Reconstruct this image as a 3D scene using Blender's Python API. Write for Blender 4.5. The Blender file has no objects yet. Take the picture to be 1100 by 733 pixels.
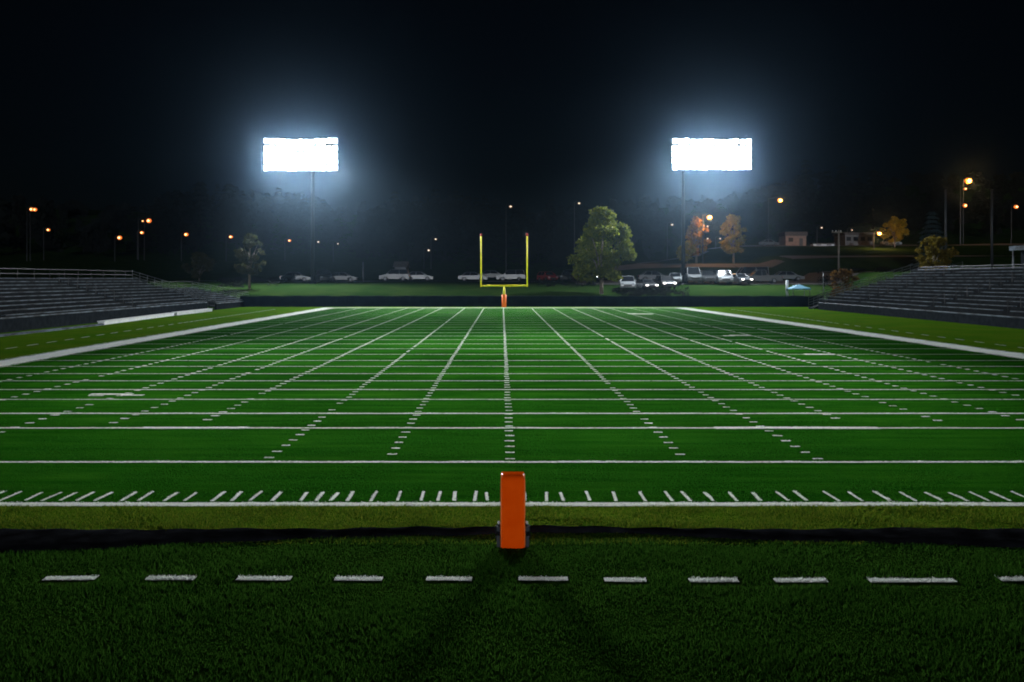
import bpy, bmesh, math, random
import numpy as np
from mathutils import Vector, Matrix

random.seed(7); rng = np.random.default_rng(7)
sc = bpy.context.scene
COL = sc.collection
PI = math.pi
R = math.radians
CH = 3.0                       # camera height
VX, HY, F = 541.0, 300.0, 1000.0   # measured vanishing point and focal length of the photograph

# ------------------------------------------------------------------ helpers
def gx(px, d): return (px - VX) * d / F
def gz(py, d): return CH - (py - HY) * d / F
def gnd(px, py):               # where a ground pixel lies on the flat field
    d = F * CH / (py - HY)
    return (gx(px, d), d)
def ss(a, b, x):
    t = np.clip((x - a) / (b - a), 0, 1)
    return t * t * (3 - 2 * t)

def terrain(X, d):
    X = np.asarray(X, float); d = np.asarray(d, float)
    bank = 2.6 * ss(102.5, 136, d)
    sl = 2.6 * ss(-37, -45, X)
    sr = 4.0 * ss(42.5, 50, X)
    z = np.maximum(np.maximum(bank, sl), sr)
    z = z + 2.4 * ss(146, 166, d) * ss(5, 25, X) + 4.0 * ss(172, 235, d) * ss(20, 60, X)
    z = z + 0.9 * ss(145, 175, d) + 5.0 * ss(175, 260, d) * ss(20, -60, X)
    z = z + 26 * ss(235, 470, d)
    z = z + 9 * ss(60, 170, X) * ss(200, 380, d) + 6 * ss(120, 300, np.abs(X)) * ss(-20, 120, d)
    z = z + 0.12 * np.sin(X * .21 + 1) * np.sin(d * .17) * ss(104, 120, d)
    return z
def tz(X, d): return float(terrain(X, d))

def mat(name, col, rough=.7, metal=0., spec=.5, emit=None, es=0., coat=0.):
    m = bpy.data.materials.new(name); m.use_nodes = True
    b = m.node_tree.nodes['Principled BSDF']
    b.inputs['Base Color'].default_value = (*col, 1)
    b.inputs['Roughness'].default_value = rough
    b.inputs['Metallic'].default_value = metal
    b.inputs['Specular IOR Level'].default_value = spec
    b.inputs['Coat Weight'].default_value = coat
    if emit:
        b.inputs['Emission Color'].default_value = (*emit, 1)
        b.inputs['Emission Strength'].default_value = es
    return m
def N(m, t, **kw):
    n = m.node_tree.nodes.new(t)
    for k, v in kw.items(): setattr(n, k, v)
    return n
def L(m, a, b): m.node_tree.links.new(a, b)
def noisy(m, c1, c2, scale, stretch=(1, 1, 1), bump=0., bscale=None, detail=6, dist=.05, lo=.35, hi=.65):
    """vary a material's base colour between two colours with noise in object space"""
    b = m.node_tree.nodes['Principled BSDF']
    tc = N(m, 'ShaderNodeTexCoord'); mp = N(m, 'ShaderNodeMapping')
    mp.inputs['Scale'].default_value = stretch
    L(m, tc.outputs['Object'], mp.inputs[0])
    n = N(m, 'ShaderNodeTexNoise'); n.inputs['Scale'].default_value = scale; n.inputs['Detail'].default_value = detail
    L(m, mp.outputs[0], n.inputs['Vector'])
    r = N(m, 'ShaderNodeValToRGB')
    r.color_ramp.elements[0].position = lo; r.color_ramp.elements[1].position = hi
    r.color_ramp.elements[0].color = (*c1, 1); r.color_ramp.elements[1].color = (*c2, 1)
    L(m, n.outputs[0], r.inputs[0]); L(m, r.outputs[0], b.inputs['Base Color'])
    if bump:
        n2 = N(m, 'ShaderNodeTexNoise'); n2.inputs['Scale'].default_value = bscale or scale * 4
        n2.inputs['Detail'].default_value = 5
        L(m, mp.outputs[0], n2.inputs['Vector'])
        bp = N(m, 'ShaderNodeBump'); bp.inputs['Strength'].default_value = bump; bp.inputs['Distance'].default_value = dist
        L(m, n2.outputs[0], bp.inputs['Height']); L(m, bp.outputs[0], b.inputs['Normal'])
    return m

class MB:
    """collects boxes, bars, tubes and loose faces; build() links them as ONE mesh object"""
    def __init__(s): s.v = []; s.f = []; s.mi = []; s.cur = 0
    def add(s, vs, fs):
        o = len(s.v); s.v += [tuple(v) for v in vs]
        for f in fs: s.f.append([o + i for i in f]); s.mi.append(s.cur)
        return s
    def box(s, x0, x1, y0, y1, z0, z1):
        return s.add([(x0,y0,z0),(x1,y0,z0),(x1,y1,z0),(x0,y1,z0),(x0,y0,z1),(x1,y0,z1),(x1,y1,z1),(x0,y1,z1)],
                     [(3,2,1,0),(4,5,6,7),(0,1,5,4),(1,2,6,5),(2,3,7,6),(3,0,4,7)])
    def tube(s, a, b, r0, r1=None, n=8, caps=True):
        r1 = r0 if r1 is None else r1
        a = Vector(a); b = Vector(b); d = (b - a).normalized()
        u = d.orthogonal().normalized(); w = d.cross(u)
        vs = []
        for p, r in ((a, r0), (b, r1)):
            for k in range(n):
                t = 2 * PI * k / n
                vs.append(p + (u * math.cos(t) + w * math.sin(t)) * r)
        fs = [(k, (k+1) % n, n + (k+1) % n, n + k) for k in range(n)]
        if caps: fs += [tuple(range(n-1, -1, -1)), tuple(range(n, 2*n))]
        return s.add(vs, fs)
    def path(s, pts, r, n=8):
        for a, b in zip(pts[:-1], pts[1:]): s.tube(a, b, r, r, n)
        return s
    def ball(s, c, r, n=10, m=7, sq=(1,1,1)):
        vs = [(c[0], c[1], c[2] + r*sq[2])]
        for i in range(1, m):
            t = PI * i / m
            for k in range(n):
                p = 2 * PI * k / n
                vs.append((c[0] + r*sq[0]*math.sin(t)*math.cos(p), c[1] + r*sq[1]*math.sin(t)*math.sin(p), c[2] + r*sq[2]*math.cos(t)))
        vs.append((c[0], c[1], c[2] - r*sq[2])); e = len(vs) - 1
        fs = [(0, 1+k, 1+(k+1) % n) for k in range(n)]
        for i in range(m-2):
            for k in range(n):
                a = 1 + i*n; b = a + n
                fs.append((a+k, b+k, b+(k+1) % n, a+(k+1) % n))
        a = 1 + (m-2)*n
        fs += [(a+(k+1) % n, a+k, e) for k in range(n)]
        return s.add(vs, fs)
    def prism(s, prof, axis_lo, axis_hi, inset=None):
        """profile in (x,z) swept along y"""
        n = len(prof)
        vs = [(x, axis_lo, z) for x, z in prof] + [(x, axis_hi, z) for x, z in prof]
        fs = [(i, (i+1) % n, n + (i+1) % n, n + i) for i in range(n)] + [tuple(range(n-1, -1, -1)), tuple(range(n, 2*n))]
        return s.add(vs, fs)
    def build(s, name, m, parent=None, smooth=False, bevel=0.):
        me = bpy.data.meshes.new(name); me.from_pydata(s.v, [], s.f)
        ms = m if isinstance(m, (list, tuple)) else [m]
        for x in ms: me.materials.append(x)
        if len(ms) > 1: me.polygons.foreach_set('material_index', s.mi)
        bm = bmesh.new(); bm.from_mesh(me); bmesh.ops.recalc_face_normals(bm, faces=bm.faces)
        if bevel:
            bmesh.ops.remove_doubles(bm, verts=bm.verts, dist=1e-5)
            bmesh.ops.bevel(bm, geom=[e for e in bm.edges], offset=bevel, segments=3, affect='EDGES', profile=.5)
        bm.to_mesh(me); bm.free()
        if smooth: me.polygons.foreach_set('use_smooth', [True] * len(me.polygons))
        o = bpy.data.objects.new(name, me); COL.objects.link(o)
        if parent: o.parent = parent
        return o

def rawmesh(name, verts, faces_n, mats, mi=None, parent=None):
    """verts (k,3) grouped so each consecutive faces_n vertices are one face"""
    verts = np.ascontiguousarray(verts, np.float32); nv = len(verts); nf = nv // faces_n
    me = bpy.data.meshes.new(name)
    me.vertices.add(nv); me.vertices.foreach_set('co', verts.ravel())
    me.loops.add(nv); me.loops.foreach_set('vertex_index', np.arange(nv, dtype=np.int32))
    me.polygons.add(nf); me.polygons.foreach_set('loop_start', np.arange(0, nv, faces_n, dtype=np.int32))
    me.polygons.foreach_set('loop_total', np.full(nf, faces_n, np.int32))
    for m in mats: me.materials.append(m)
    if mi is not None: me.polygons.foreach_set('material_index', np.ascontiguousarray(mi, np.int32))
    me.update(calc_edges=True)
    o = bpy.data.objects.new(name, me); COL.objects.link(o)
    if parent: o.parent = parent
    return o

def tag(o, label=None, cat=None, group=None, kind=None):
    if label: o['label'] = label
    if cat: o['category'] = cat
    if group: o['group'] = group
    if kind: o['kind'] = kind
    return o
def thing(name, label, cat, loc=(0, 0, 0), rz=0., group=None):
    o = bpy.data.objects.new(name, None); COL.objects.link(o)
    o.location = loc; o.rotation_euler = (0, 0, rz); o.empty_display_size = .3
    return tag(o, label, cat, group)
def kids(o): return [c for c in bpy.data.objects if c.parent == o]
def copy_tree(o, parent=None):
    c = o.copy(); COL.objects.link(c)
    if parent: c.parent = parent
    for ch in kids(o): copy_tree(ch, c)
    return c
def dup(o, loc, rz, label, group=None, scale=None):
    c = copy_tree(o); c.location = loc; c.rotation_euler = (0, 0, rz); c['label'] = label
    if group: c['group'] = group
    if scale: c.scale = (scale, scale, scale)
    return c

# ------------------------------------------------------------------ camera, world, render
cam = bpy.data.cameras.new('camera'); cam.sensor_width = 36; cam.lens = 36 * F / 1100
cam.shift_x = (550 - VX) / 1100; cam.shift_y = -(366.5 - HY) / 1100
cam.clip_start = .1; cam.clip_end = 3000
co = bpy.data.objects.new('camera', cam); COL.objects.link(co)
co.location = (0, 0, CH); co.rotation_euler = (R(90), 0, 0); sc.camera = co

SUN_EL, SUN_AZ = R(7), R(-2)     # low weak light from behind the camera
w = bpy.data.worlds.new('World'); sc.world = w; w.use_nodes = True
nt = w.node_tree; bg = nt.nodes['Background']
sky = nt.nodes.new('ShaderNodeTexSky'); sky.sky_type = 'NISHITA'; sky.sun_disc = False
sky.sun_elevation = SUN_EL; sky.sun_rotation = PI + SUN_AZ; sky.ozone_density = 4
nt.links.new(sky.outputs[0], bg.inputs[0]); bg.inputs[1].default_value = .00055

sun = bpy.data.lights.new('front_fill', 'SUN'); sun.energy = 1.1; sun.angle = R(.5); sun.color = (.86, .93, 1)  # weak front fill added from behind the camera, no source in view
so = bpy.data.objects.new('front_fill', sun); COL.objects.link(so)
dirv = Vector((math.sin(SUN_AZ) * math.cos(SUN_EL) * -1, math.cos(SUN_AZ) * math.cos(SUN_EL), -math.sin(SUN_EL)))
so.rotation_euler = dirv.to_track_quat('-Z', 'Y').to_euler(); so.location = (10, -30, 30)

sc.view_settings.view_transform = 'Standard'; sc.view_settings.look = 'None'
sc.view_settings.exposure = 0; sc.view_settings.gamma = 1; sc.view_settings.use_curve_mapping = False
sc.render.engine = 'CYCLES'
cy = sc.cycles; cy.use_denoising = True; cy.denoising_input_passes = 'RGB_ALBEDO_NORMAL'; cy.pixel_filter_type = 'BLACKMAN_HARRIS'; cy.filter_width = 1.9; cy.max_bounces = 6; cy.diffuse_bounces = 3; cy.glossy_bounces = 3
cy.volume_bounces = 0; cy.sample_clamp_indirect = 4; cy.use_light_tree = False
cy.caustics_reflective = False; cy.caustics_refractive = False

# ------------------------------------------------------------------ materials
M = {}
# lawn: lush dark green in front of the black strip, dry yellow-olive beyond it and outside the sidelines
g = M['lawn'] = mat('lawn', (.03, .08, .01), 1, spec=0)
b = g.node_tree.nodes['Principled BSDF']
tc = N(g, 'ShaderNodeTexCoord'); sp = N(g, 'ShaderNodeSeparateXYZ'); L(g, tc.outputs['Object'], sp.inputs[0])
n1 = N(g, 'ShaderNodeTexNoise'); n1.inputs['Scale'].default_value = .35; n1.inputs['Detail'].default_value = 8; L(g, tc.outputs['Object'], n1.inputs['Vector'])
n2 = N(g, 'ShaderNodeTexNoise'); n2.inputs['Scale'].default_value = 9; n2.inputs['Detail'].default_value = 6; L(g, tc.outputs['Object'], n2.inputs['Vector'])
def ramp(m, src, c1, c2, lo, hi):
    r = N(m, 'ShaderNodeValToRGB'); e = r.color_ramp.elements
    e[0].position = lo; e[1].position = hi; e[0].color = (*c1, 1); e[1].color = (*c2, 1); L(m, src, r.inputs[0]); return r.outputs[0]
def mixc(m, fac, a, c, mode='MIX'):
    x = N(m, 'ShaderNodeMix', data_type='RGBA', blend_type=mode)
    if isinstance(fac, (int, float)): x.inputs[0].default_value = fac
    else: L(m, fac, x.inputs[0])
    L(m, a, x.inputs[6]); L(m, c, x.inputs[7]); return x.outputs[2]
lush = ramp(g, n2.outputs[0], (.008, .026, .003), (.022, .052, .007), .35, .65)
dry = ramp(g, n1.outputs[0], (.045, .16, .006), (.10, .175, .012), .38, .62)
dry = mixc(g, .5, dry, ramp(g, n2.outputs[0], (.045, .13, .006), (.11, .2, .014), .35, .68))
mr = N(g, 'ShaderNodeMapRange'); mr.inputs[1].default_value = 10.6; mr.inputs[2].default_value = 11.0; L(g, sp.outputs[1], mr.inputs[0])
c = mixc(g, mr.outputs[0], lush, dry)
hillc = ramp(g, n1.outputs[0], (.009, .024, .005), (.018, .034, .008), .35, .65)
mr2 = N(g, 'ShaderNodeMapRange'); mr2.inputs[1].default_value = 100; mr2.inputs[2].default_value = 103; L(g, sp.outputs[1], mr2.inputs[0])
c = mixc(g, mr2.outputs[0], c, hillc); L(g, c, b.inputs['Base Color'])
bp = N(g, 'ShaderNodeBump'); bp.inputs['Strength'].default_value = .7; bp.inputs['Distance'].default_value = .04
n3 = N(g, 'ShaderNodeTexNoise'); n3.inputs['Scale'].default_value = 22; n3.inputs['Detail'].default_value = 4; L(g, tc.outputs['Object'], n3.inputs['Vector'])
L(g, n3.outputs[0], bp.inputs['Height']); L(g, bp.outputs[0], b.inputs['Normal'])

def fieldpatch(m):                     # broad worn and lush patches, and soft mowing bands across the field
    b = m.node_tree.nodes['Principled BSDF']; src = b.inputs['Base Color'].links[0].from_socket
    tc = N(m, 'ShaderNodeTexCoord'); n = N(m, 'ShaderNodeTexNoise'); n.inputs['Scale'].default_value = .16; n.inputs['Detail'].default_value = 5; L(m, tc.outputs['Object'], n.inputs['Vector'])
    a = ramp(m, n.outputs[0], (.6, .66, .6), (1.3, 1.18, 1.05), .35, .65)
    wv = N(m, 'ShaderNodeTexWave', bands_direction='Y'); wv.inputs['Scale'].default_value = .1; wv.inputs['Distortion'].default_value = .6; L(m, tc.outputs['Object'], wv.inputs['Vector'])
    c = mixc(m, 1., mixc(m, 1., src, a, 'MULTIPLY'), ramp(m, wv.outputs[0], (.88, .9, .88), (1.08, 1.06, 1.05), .35, .65), 'MULTIPLY'); L(m, c, b.inputs['Base Color'])
M['turf'] = noisy(mat('turf', (.01, .07, .015), 1, spec=.0), (.006, .062, .003), (.024, .115, .009), 2.6, (.16, 1.3, 1), bump=1., bscale=14, dist=.06, lo=.3, hi=.7)
fieldpatch(M['turf'])

def paintmat(name, wear):
    m = mat(name, (.8, .82, .8), 1, spec=.0)
    b = m.node_tree.nodes['Principled BSDF']
    tc = N(m, 'ShaderNodeTexCoord')
    n = N(m, 'ShaderNodeTexNoise'); n.inputs['Scale'].default_value = 16; n.inputs['Detail'].default_value = 6; n.inputs['Roughness'].default_value = .7
    L(m, tc.outputs['Object'], n.inputs['Vector'])
    L(m, ramp(m, n.outputs[0], (.05, .13, .06), (.78, .8, .78), wear - .12, wear + .06), b.inputs['Base Color'])
    return m
M['paint'] = paintmat('paint', .42)
M['faded_paint'] = paintmat('faded_paint', .49)
M['worn_paint'] = paintmat('worn_paint', .46)

def blade_mat(name, c1, c2, spec=.0):
    m = mat(name, c1, .8, spec=spec); b = m.node_tree.nodes['Principled BSDF']
    gi = N(m, 'ShaderNodeNewGeometry')
    col = ramp(m, gi.outputs['Random Per Island'], c1, c2, 0, 1)
    L(m, col, b.inputs['Base Color'])
    tr = N(m, 'ShaderNodeBsdfTranslucent'); L(m, col, tr.inputs[0])
    mx = N(m, 'ShaderNodeMixShader'); mx.inputs[0].default_value = .42
    out = m.node_tree.nodes['Material Output']
    L(m, b.outputs[0], mx.inputs[1]); L(m, tr.outputs[0], mx.inputs[2]); L(m, mx.outputs[0], out.inputs[0])
    return m
M['lush_blade'] = blade_mat('lush_blade', (.008, .038, .003), (.034, .092, .012))
M['dry_blade'] = blade_mat('dry_blade', (.045, .12, .007), (.15, .17, .018))
M['turf_blade'] = blade_mat('turf_blade', (.006, .06, .003), (.024, .12, .010))
M['white_blade'] = blade_mat('white_blade', (.55, .6, .55), (.85, .86, .85))

M['orange'] = noisy(mat('orange_vinyl', (.8, .1, .01), .7, spec=.0), (.9, .078, .001), (.97, .1, .003), 5, bump=.12, bscale=60, dist=.003)
M['post_orange'] = mat('post_orange', (.92, .17, .03), .6, spec=.1)
M['rim_piping'] = mat('orange_rim_piping', (.95, .2, .04), .35, spec=.15)
M['rubber'] = mat('black_rubber', (.008, .008, .009), .7, spec=.08)
M['tarp'] = noisy(mat('black_tarp', (.006, .007, .009), .7, spec=.0), (.004, .004, .005), (.012, .013, .016), 4, bump=.5, bscale=5, dist=.03)
M['yellow'] = mat('yellow_paint', (.95, .84, .02), .6, spec=.1)
M['red'] = mat('red_ribbon', (.6, .03, .02), .7)
M['windscreen'] = noisy(mat('windscreen', (.006, .014, .022), .95, spec=.05), (.003, .007, .012), (.005, .012, .019), 1.2)
M['steel'] = noisy(mat('galvanised_steel', (.3, .32, .34), .5, .5), (.06, .067, .077), (.12, .13, .145), 4)
M['plank'] = noisy(mat('aluminium_plank', (.2, .24, .28), .7, .1, spec=.12), (.010, .014, .02), (.10, .135, .175), 2.5, (3, .4, 1), detail=8)
M['dark_steel'] = mat('dark_steel', (.014, .017, .021), .6, .2)
M['tread'] = noisy(mat('dark_tread', (.006, .008, .011), .9, spec=.04), (.004, .005, .007), (.009, .012, .016), 3)
M['concrete'] = noisy(mat('concrete', (.02, .023, .03), .95, spec=.05), (.005, .008, .012), (.012, .017, .024), 3)
M['white_wall'] = noisy(mat('white_vinyl', (.8, .82, .84), .6), (.56, .59, .62), (.7, .72, .75), 3)
M['bark'] = noisy(mat('bark', (.12, .1, .07), .9), (.07, .055, .04), (.16, .13, .09), 6, bump=.6, bscale=20)
M['dark_bark'] = noisy(mat('dark_bark', (.02, .016, .012), .95, spec=.1), (.012, .01, .008), (.026, .021, .016), 6)
M['asphalt'] = noisy(mat('asphalt', (.05, .05, .052), .85), (.04, .04, .042), (.062, .062, .062), 3)
M['wood_pole'] = noisy(mat('wood_pole', (.16, .14, .12), .85), (.1, .09, .08), (.2, .18, .15), 5)
def leaf(name, c1, c2): return blade_mat(name, c1, c2, .15)
M['leaf_green'] = leaf('leaf_green', (.05, .08, .01), (.135, .14, .016))
M['leaf_dim'] = leaf('leaf_dim', (.02, .027, .007), (.045, .042, .01))
M['leaf_orange'] = leaf('leaf_orange', (.16, .07, .008), (.26, .14, .014))
M['leaf_yellow'] = leaf('leaf_yellow', (.14, .11, .008), (.26, .19, .015))
M['leaf_yellow_dim'] = leaf('leaf_yellow_dim', (.06, .048, .006), (.12, .085, .01)); M['leaf_orange_dim'] = leaf('leaf_orange_dim', (.05, .025, .006), (.09, .045, .008))  # darker copies of the yellow and orange leaves, dimness put into the colour
M['needle'] = leaf('needle', (.005, .009, .008), (.011, .017, .014))
M['needle_blue'] = leaf('needle_blue', (.03, .06, .07), (.05, .085, .1))
M['wood_leaf'] = leaf('wood_leaf', (.006, .009, .0075), (.008, .011, .009))

for k in ('needle', 'wood_leaf'):      # far foliage shades as soft masses, not as single facets
    m = M[k]; cv = N(m, 'ShaderNodeCombineXYZ'); cv.inputs[1].default_value = -.6; cv.inputs[2].default_value = .8
    for n in m.node_tree.nodes:
        if 'Normal' in n.inputs: L(m, cv.outputs[0], n.inputs['Normal'])
# ------------------------------------------------------------------ ground, field, markings
def axis(*spans):
    out = []
    for a, b_, n in spans: out += list(np.linspace(a, b_, n, endpoint=False))
    return out + [spans[-1][1]]
xs = axis((-520, -130, 26), (-130, -50, 22), (-50, -36, 14), (-36, 42, 26), (42, 52, 10), (52, 130, 26), (130, 520, 26))
ys = axis((-60, 102, 18), (102, 180, 39), (180, 300, 30), (300, 600, 30))
XX, YY = np.meshgrid(xs, ys); ZZ = terrain(XX, YY)
gv = np.stack([XX, YY, ZZ], -1).reshape(-1, 3); nx = len(xs)
gf = [(j*nx+i, j*nx+i+1, (j+1)*nx+i+1, (j+1)*nx+i) for j in range(len(ys)-1) for i in range(nx-1)]
mb = MB(); mb.v = [tuple(v) for v in gv]; mb.f = gf; mb.mi = [0]*len(gf)
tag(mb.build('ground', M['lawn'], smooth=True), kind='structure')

GL = 12.37                     # near goal line
far_l, far_r = gnd(348, 331), gnd(735, 331)
FY = 97.2
mb = MB(); mb.add([(-18.5, GL, .004), (20.3, GL, .004), (19.2, FY, .004), (-18.9, FY, .004)], [(0, 1, 2, 3)])
tag(mb.build('playing_field', M['turf']), kind='structure')

quads = {}
def strip(key, a, b_, wid, wid2=None): quads.setdefault(key, []).append((Vector((*a, 0)), Vector((*b_, 0)), wid, wid if wid2 is None else wid2))
# lines across the field
strip('goal_line', (-19, GL), (21, GL), .2)
yl = [497, 460.4, 444.7, 429.5, 418.9, 409.5, 401.8, 394, 387.6, 381, 375]
yd = [F*CH/(y-HY) for y in yl]
yd += list(np.arange(yd[-1] + 3.0, FY - 2, 3.0))
for k, d in enumerate(yd): strip('yard_line', (-17.2, d), (19.3, d), (.1, .088)[k % 2] if k < 5 else .085 if k < 11 else .085)
strip('yard_line', (3*(875-VX)/(460.4-HY)-2, yd[1]+.02), (3*(875-VX)/(460.4-HY)+1.3, yd[1]+.02), .24)
strip('yard_line', (3*(200-VX)/(460.4-HY)-.9, yd[1]+.02), (3*(200-VX)/(460.4-HY)+1.2, yd[1]+.02), .2)
strip('end_line', (-18.9, FY - .2), (19.0, FY - .2), .75)
# sidelines, broad and slightly splayed
a, b_ = gnd(0, 391), gnd(350, 331.5); dx = (b_[0]-a[0])/(b_[1]-a[1])
strip('sideline', (a[0]-dx*(a[1]-12), 12.6), (b_[0], FY), 1.25, 1.0)
a, b_ = gnd(1100, 383.3), gnd(736, 331.7); dx = (b_[0]-a[0])/(b_[1]-a[1])
strip('sideline', (a[0]-dx*(a[1]-12), 12.6), (b_[0], FY), 1.3, 1.0)
# ladders of short cross dashes running up the field
for X, d0 in ((.12, 15.5), (-1.92, 15.9), (-3.92, 15.6), (-6.3, 19.8), (-8.12, 19.4), (-9.85, 18.2), (-12.4, 22.5), (-14.7, 26),
              (3.02, 15.9), (5.23, 15.5), (7.15, 20), (9.2, 19.7), (11.0, 19.8), (13.2, 24), (15.4, 28)):
    d = d0
    xf = X + (-.1 if X < 0 else -.15)
    while d < FY - 1:
        t = (d - 15) / 82
        x = X + (xf - X) * t + random.uniform(-.012, .012)
        wx = .085 - .03 * float(ss(15, 40, d)) + (0 if abs(X) < 6 else .01)
        dep = .075 + .2 * float(ss(17, 40, d))
        if random.random() > .04 or abs(X) < 1:
            strip('hash_mark', (x - wx*random.uniform(.85, 1.1), d), (x + wx*random.uniform(.85, 1.1), d + random.uniform(-.015, .015)), dep)
        d += .57
# short ticks inside the goal line
tk = [-10, 10, 34, 55, 72, 91, 110, 137, 155, 184, 204, 233, 253, 273, 296, 325, 342, 359, 376, 402, 428, 453.6, 470, 488, 509.6, 522.5, 540, 563,
      587, 603, 631, 661, 690, 718, 738, 762, 787, 813, 841, 862, 893.6, 920, 950, 976, 1004, 1029, 1053, 1077, 1100, 1124]
for p in tk:
    X = 3*(p-VX)/(534.5-HY)
    strip('goal_tick', (X + random.uniform(-.02, .02), 12.56 + random.uniform(-.02, .03)), (X + random.uniform(-.02, .02), 13.1 + random.uniform(-.06, .05)), .038 + random.uniform(0, .018))
# worn remains of painted numbers
for px, py, wx, wy in ((690, 337.5, .9, 1.2), (679, 337.2, .4, 1.0), (795, 360.5, .55, .5), (783, 361, .3, .4), (880, 381, .6, .35), (120, 424, .55, .25), (142, 425, .3, .2), (103, 425.5, .2, .12)):
    X, d = gnd(px, py); strip('number_mark', (X-wx, d), (X+wx, d), wy)
# dashes outside the sidelines
d = 40
while d < 92:
    strip('boundary_dash', (-21.4 - (d-40)*.025, d), (-21.4 - (d-39)*.025, d+1.0), .12)
    strip('boundary_dash', (22.6, d), (22.6, d+.9), .1); d += 1.9 if d < 62 else 1.2
# dashes on the near lawn
for p0, p1, y in ((-60, -12, 622), (48, 104, 622), (158, 210, 622), (255, 313, 622), (360, 411, 622.3), (458, 507, 622.3), (557, 610, 622.6), (649, 694, 623.5), (740, 793, 624.2), (832, 888, 624.5), (933, 1026, 624.5), (1073, 1140, 623)):
    a = gnd(p0, y); b_ = gnd(p1, y + random.uniform(-.4, .6)); strip('lawn_dash', a, b_, .12)

def inside(P, st):
    a, b_, w0, w1 = st
    ax, ay = a.x, a.y; ux, uy = b_.x-ax, b_.y-ay; l2 = ux*ux+uy*uy
    t = ((P[:, 0]-ax)*ux + (P[:, 1]-ay)*uy) / l2
    s = np.abs((P[:, 0]-ax)*uy - (P[:, 1]-ay)*ux) / math.sqrt(l2)
    return (t > 0) & (t < 1) & (s < (w0 + (w1-w0)*t) * .5)

def blades(P, hmin, hmax, wid, lean=.5):
    n = len(P); h = rng.uniform(hmin, hmax, n) * (.75 + .4*np.sin(P[:, 0]*2.3+1.9*np.sin(P[:, 1]*1.7))*np.sin(P[:, 1]*3.1+1.4*np.sin(P[:, 0]*1.3))); a = rng.uniform(0, 2*PI, n)
    la = rng.uniform(0, 2*PI, n); lr = rng.uniform(0, lean, n) * h
    wv = np.stack([np.cos(a), np.sin(a), np.zeros(n)], -1) * (wid * rng.uniform(.6, 1.3, n))[:, None] * .5
    base = np.concatenate([P, np.full((n, 1), .002)], 1)
    tip = base + np.stack([np.cos(la)*lr, np.sin(la)*lr, h], -1)
    return np.stack([base - wv, base + wv, tip], 1).reshape(-1, 3)

MARKMAT = {'yard_line': 'worn_paint', 'hash_mark': 'faded_paint', 'number_mark': 'worn_paint', 'boundary_dash': 'worn_paint'}
markblades = {k: [] for k in quads}
allnear = [(k, s) for k, l in quads.items() for s in l if min(s[0].y, s[1].y) < 25]
for k, l in quads.items():
    V = []; 
    for a, b_, w0, w1 in l:
        ln = (b_-a).length; n = max(2, min(300, int(ln / .12))) if a.y < 40 else max(2, min(60, int(ln/.6)))
        u = (b_-a)/ln; pv = Vector((-u.y, u.x, 0)); prev = None
        for i in range(n+1):
            t = i/n; wd = (w0 + (w1-w0)*t)*.5
            j1 = wd*random.uniform(.86, 1.1); j2 = wd*random.uniform(.86, 1.1)
            p = a + (b_-a)*t
            cur = ((p.x+pv.x*j1, p.y+pv.y*j1, .008), (p.x-pv.x*j2, p.y-pv.y*j2, .008))
            if prev: V += [prev[0], prev[1], cur[1], cur[0]]
            prev = cur
    zoff = {'goal_line': .0005, 'sideline': .001, 'end_line': .0015, 'hash_mark': .002, 'number_mark': .003}.get(k, 0)
    V = np.array(V); V[:, 2] += zoff
    quads[k] = (l, V)
    bl = []
    for a, b_, w0, w1 in l:
        if min(a.y, b_.y) > 21: continue
        ln = (b_-a).length; wd = max(w0, w1); n = int(ln*wd*(6500 if k == 'lawn_dash' else 3800))
        if ln > 20: n = int(n * .8)
        t = rng.random(n); s = rng.normal(0, .27, n).clip(-.62, .62)*wd
        u = (b_-a)/ln
        bl.append(np.stack([a.x + (b_.x-a.x)*t - u.y*s, a.y + (b_.y-a.y)*t + u.x*s], -1))
    mb_ = None
    o = rawmesh(k, V, 4, [M[MARKMAT.get(k, 'paint')], M['white_blade']])
    if bl:
        P = np.concatenate(bl); hv = .02 if k == 'lawn_dash' else .02
        T = blades(P, hv*.5, hv, .009, .7); T[:, 2] += .008
        me2 = rawmesh('x', T, 3, [M['white_blade']])
        bm = bmesh.new(); bm.from_mesh(o.data); nf = len(bm.faces); bm.from_mesh(me2.data); bm.faces.ensure_lookup_table()
        for f in bm.faces[nf:]: f.material_index = 1
        bm.to_mesh(o.data); bm.free(); bpy.data.objects.remove(me2)
    tag(o, kind='structure')

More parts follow.
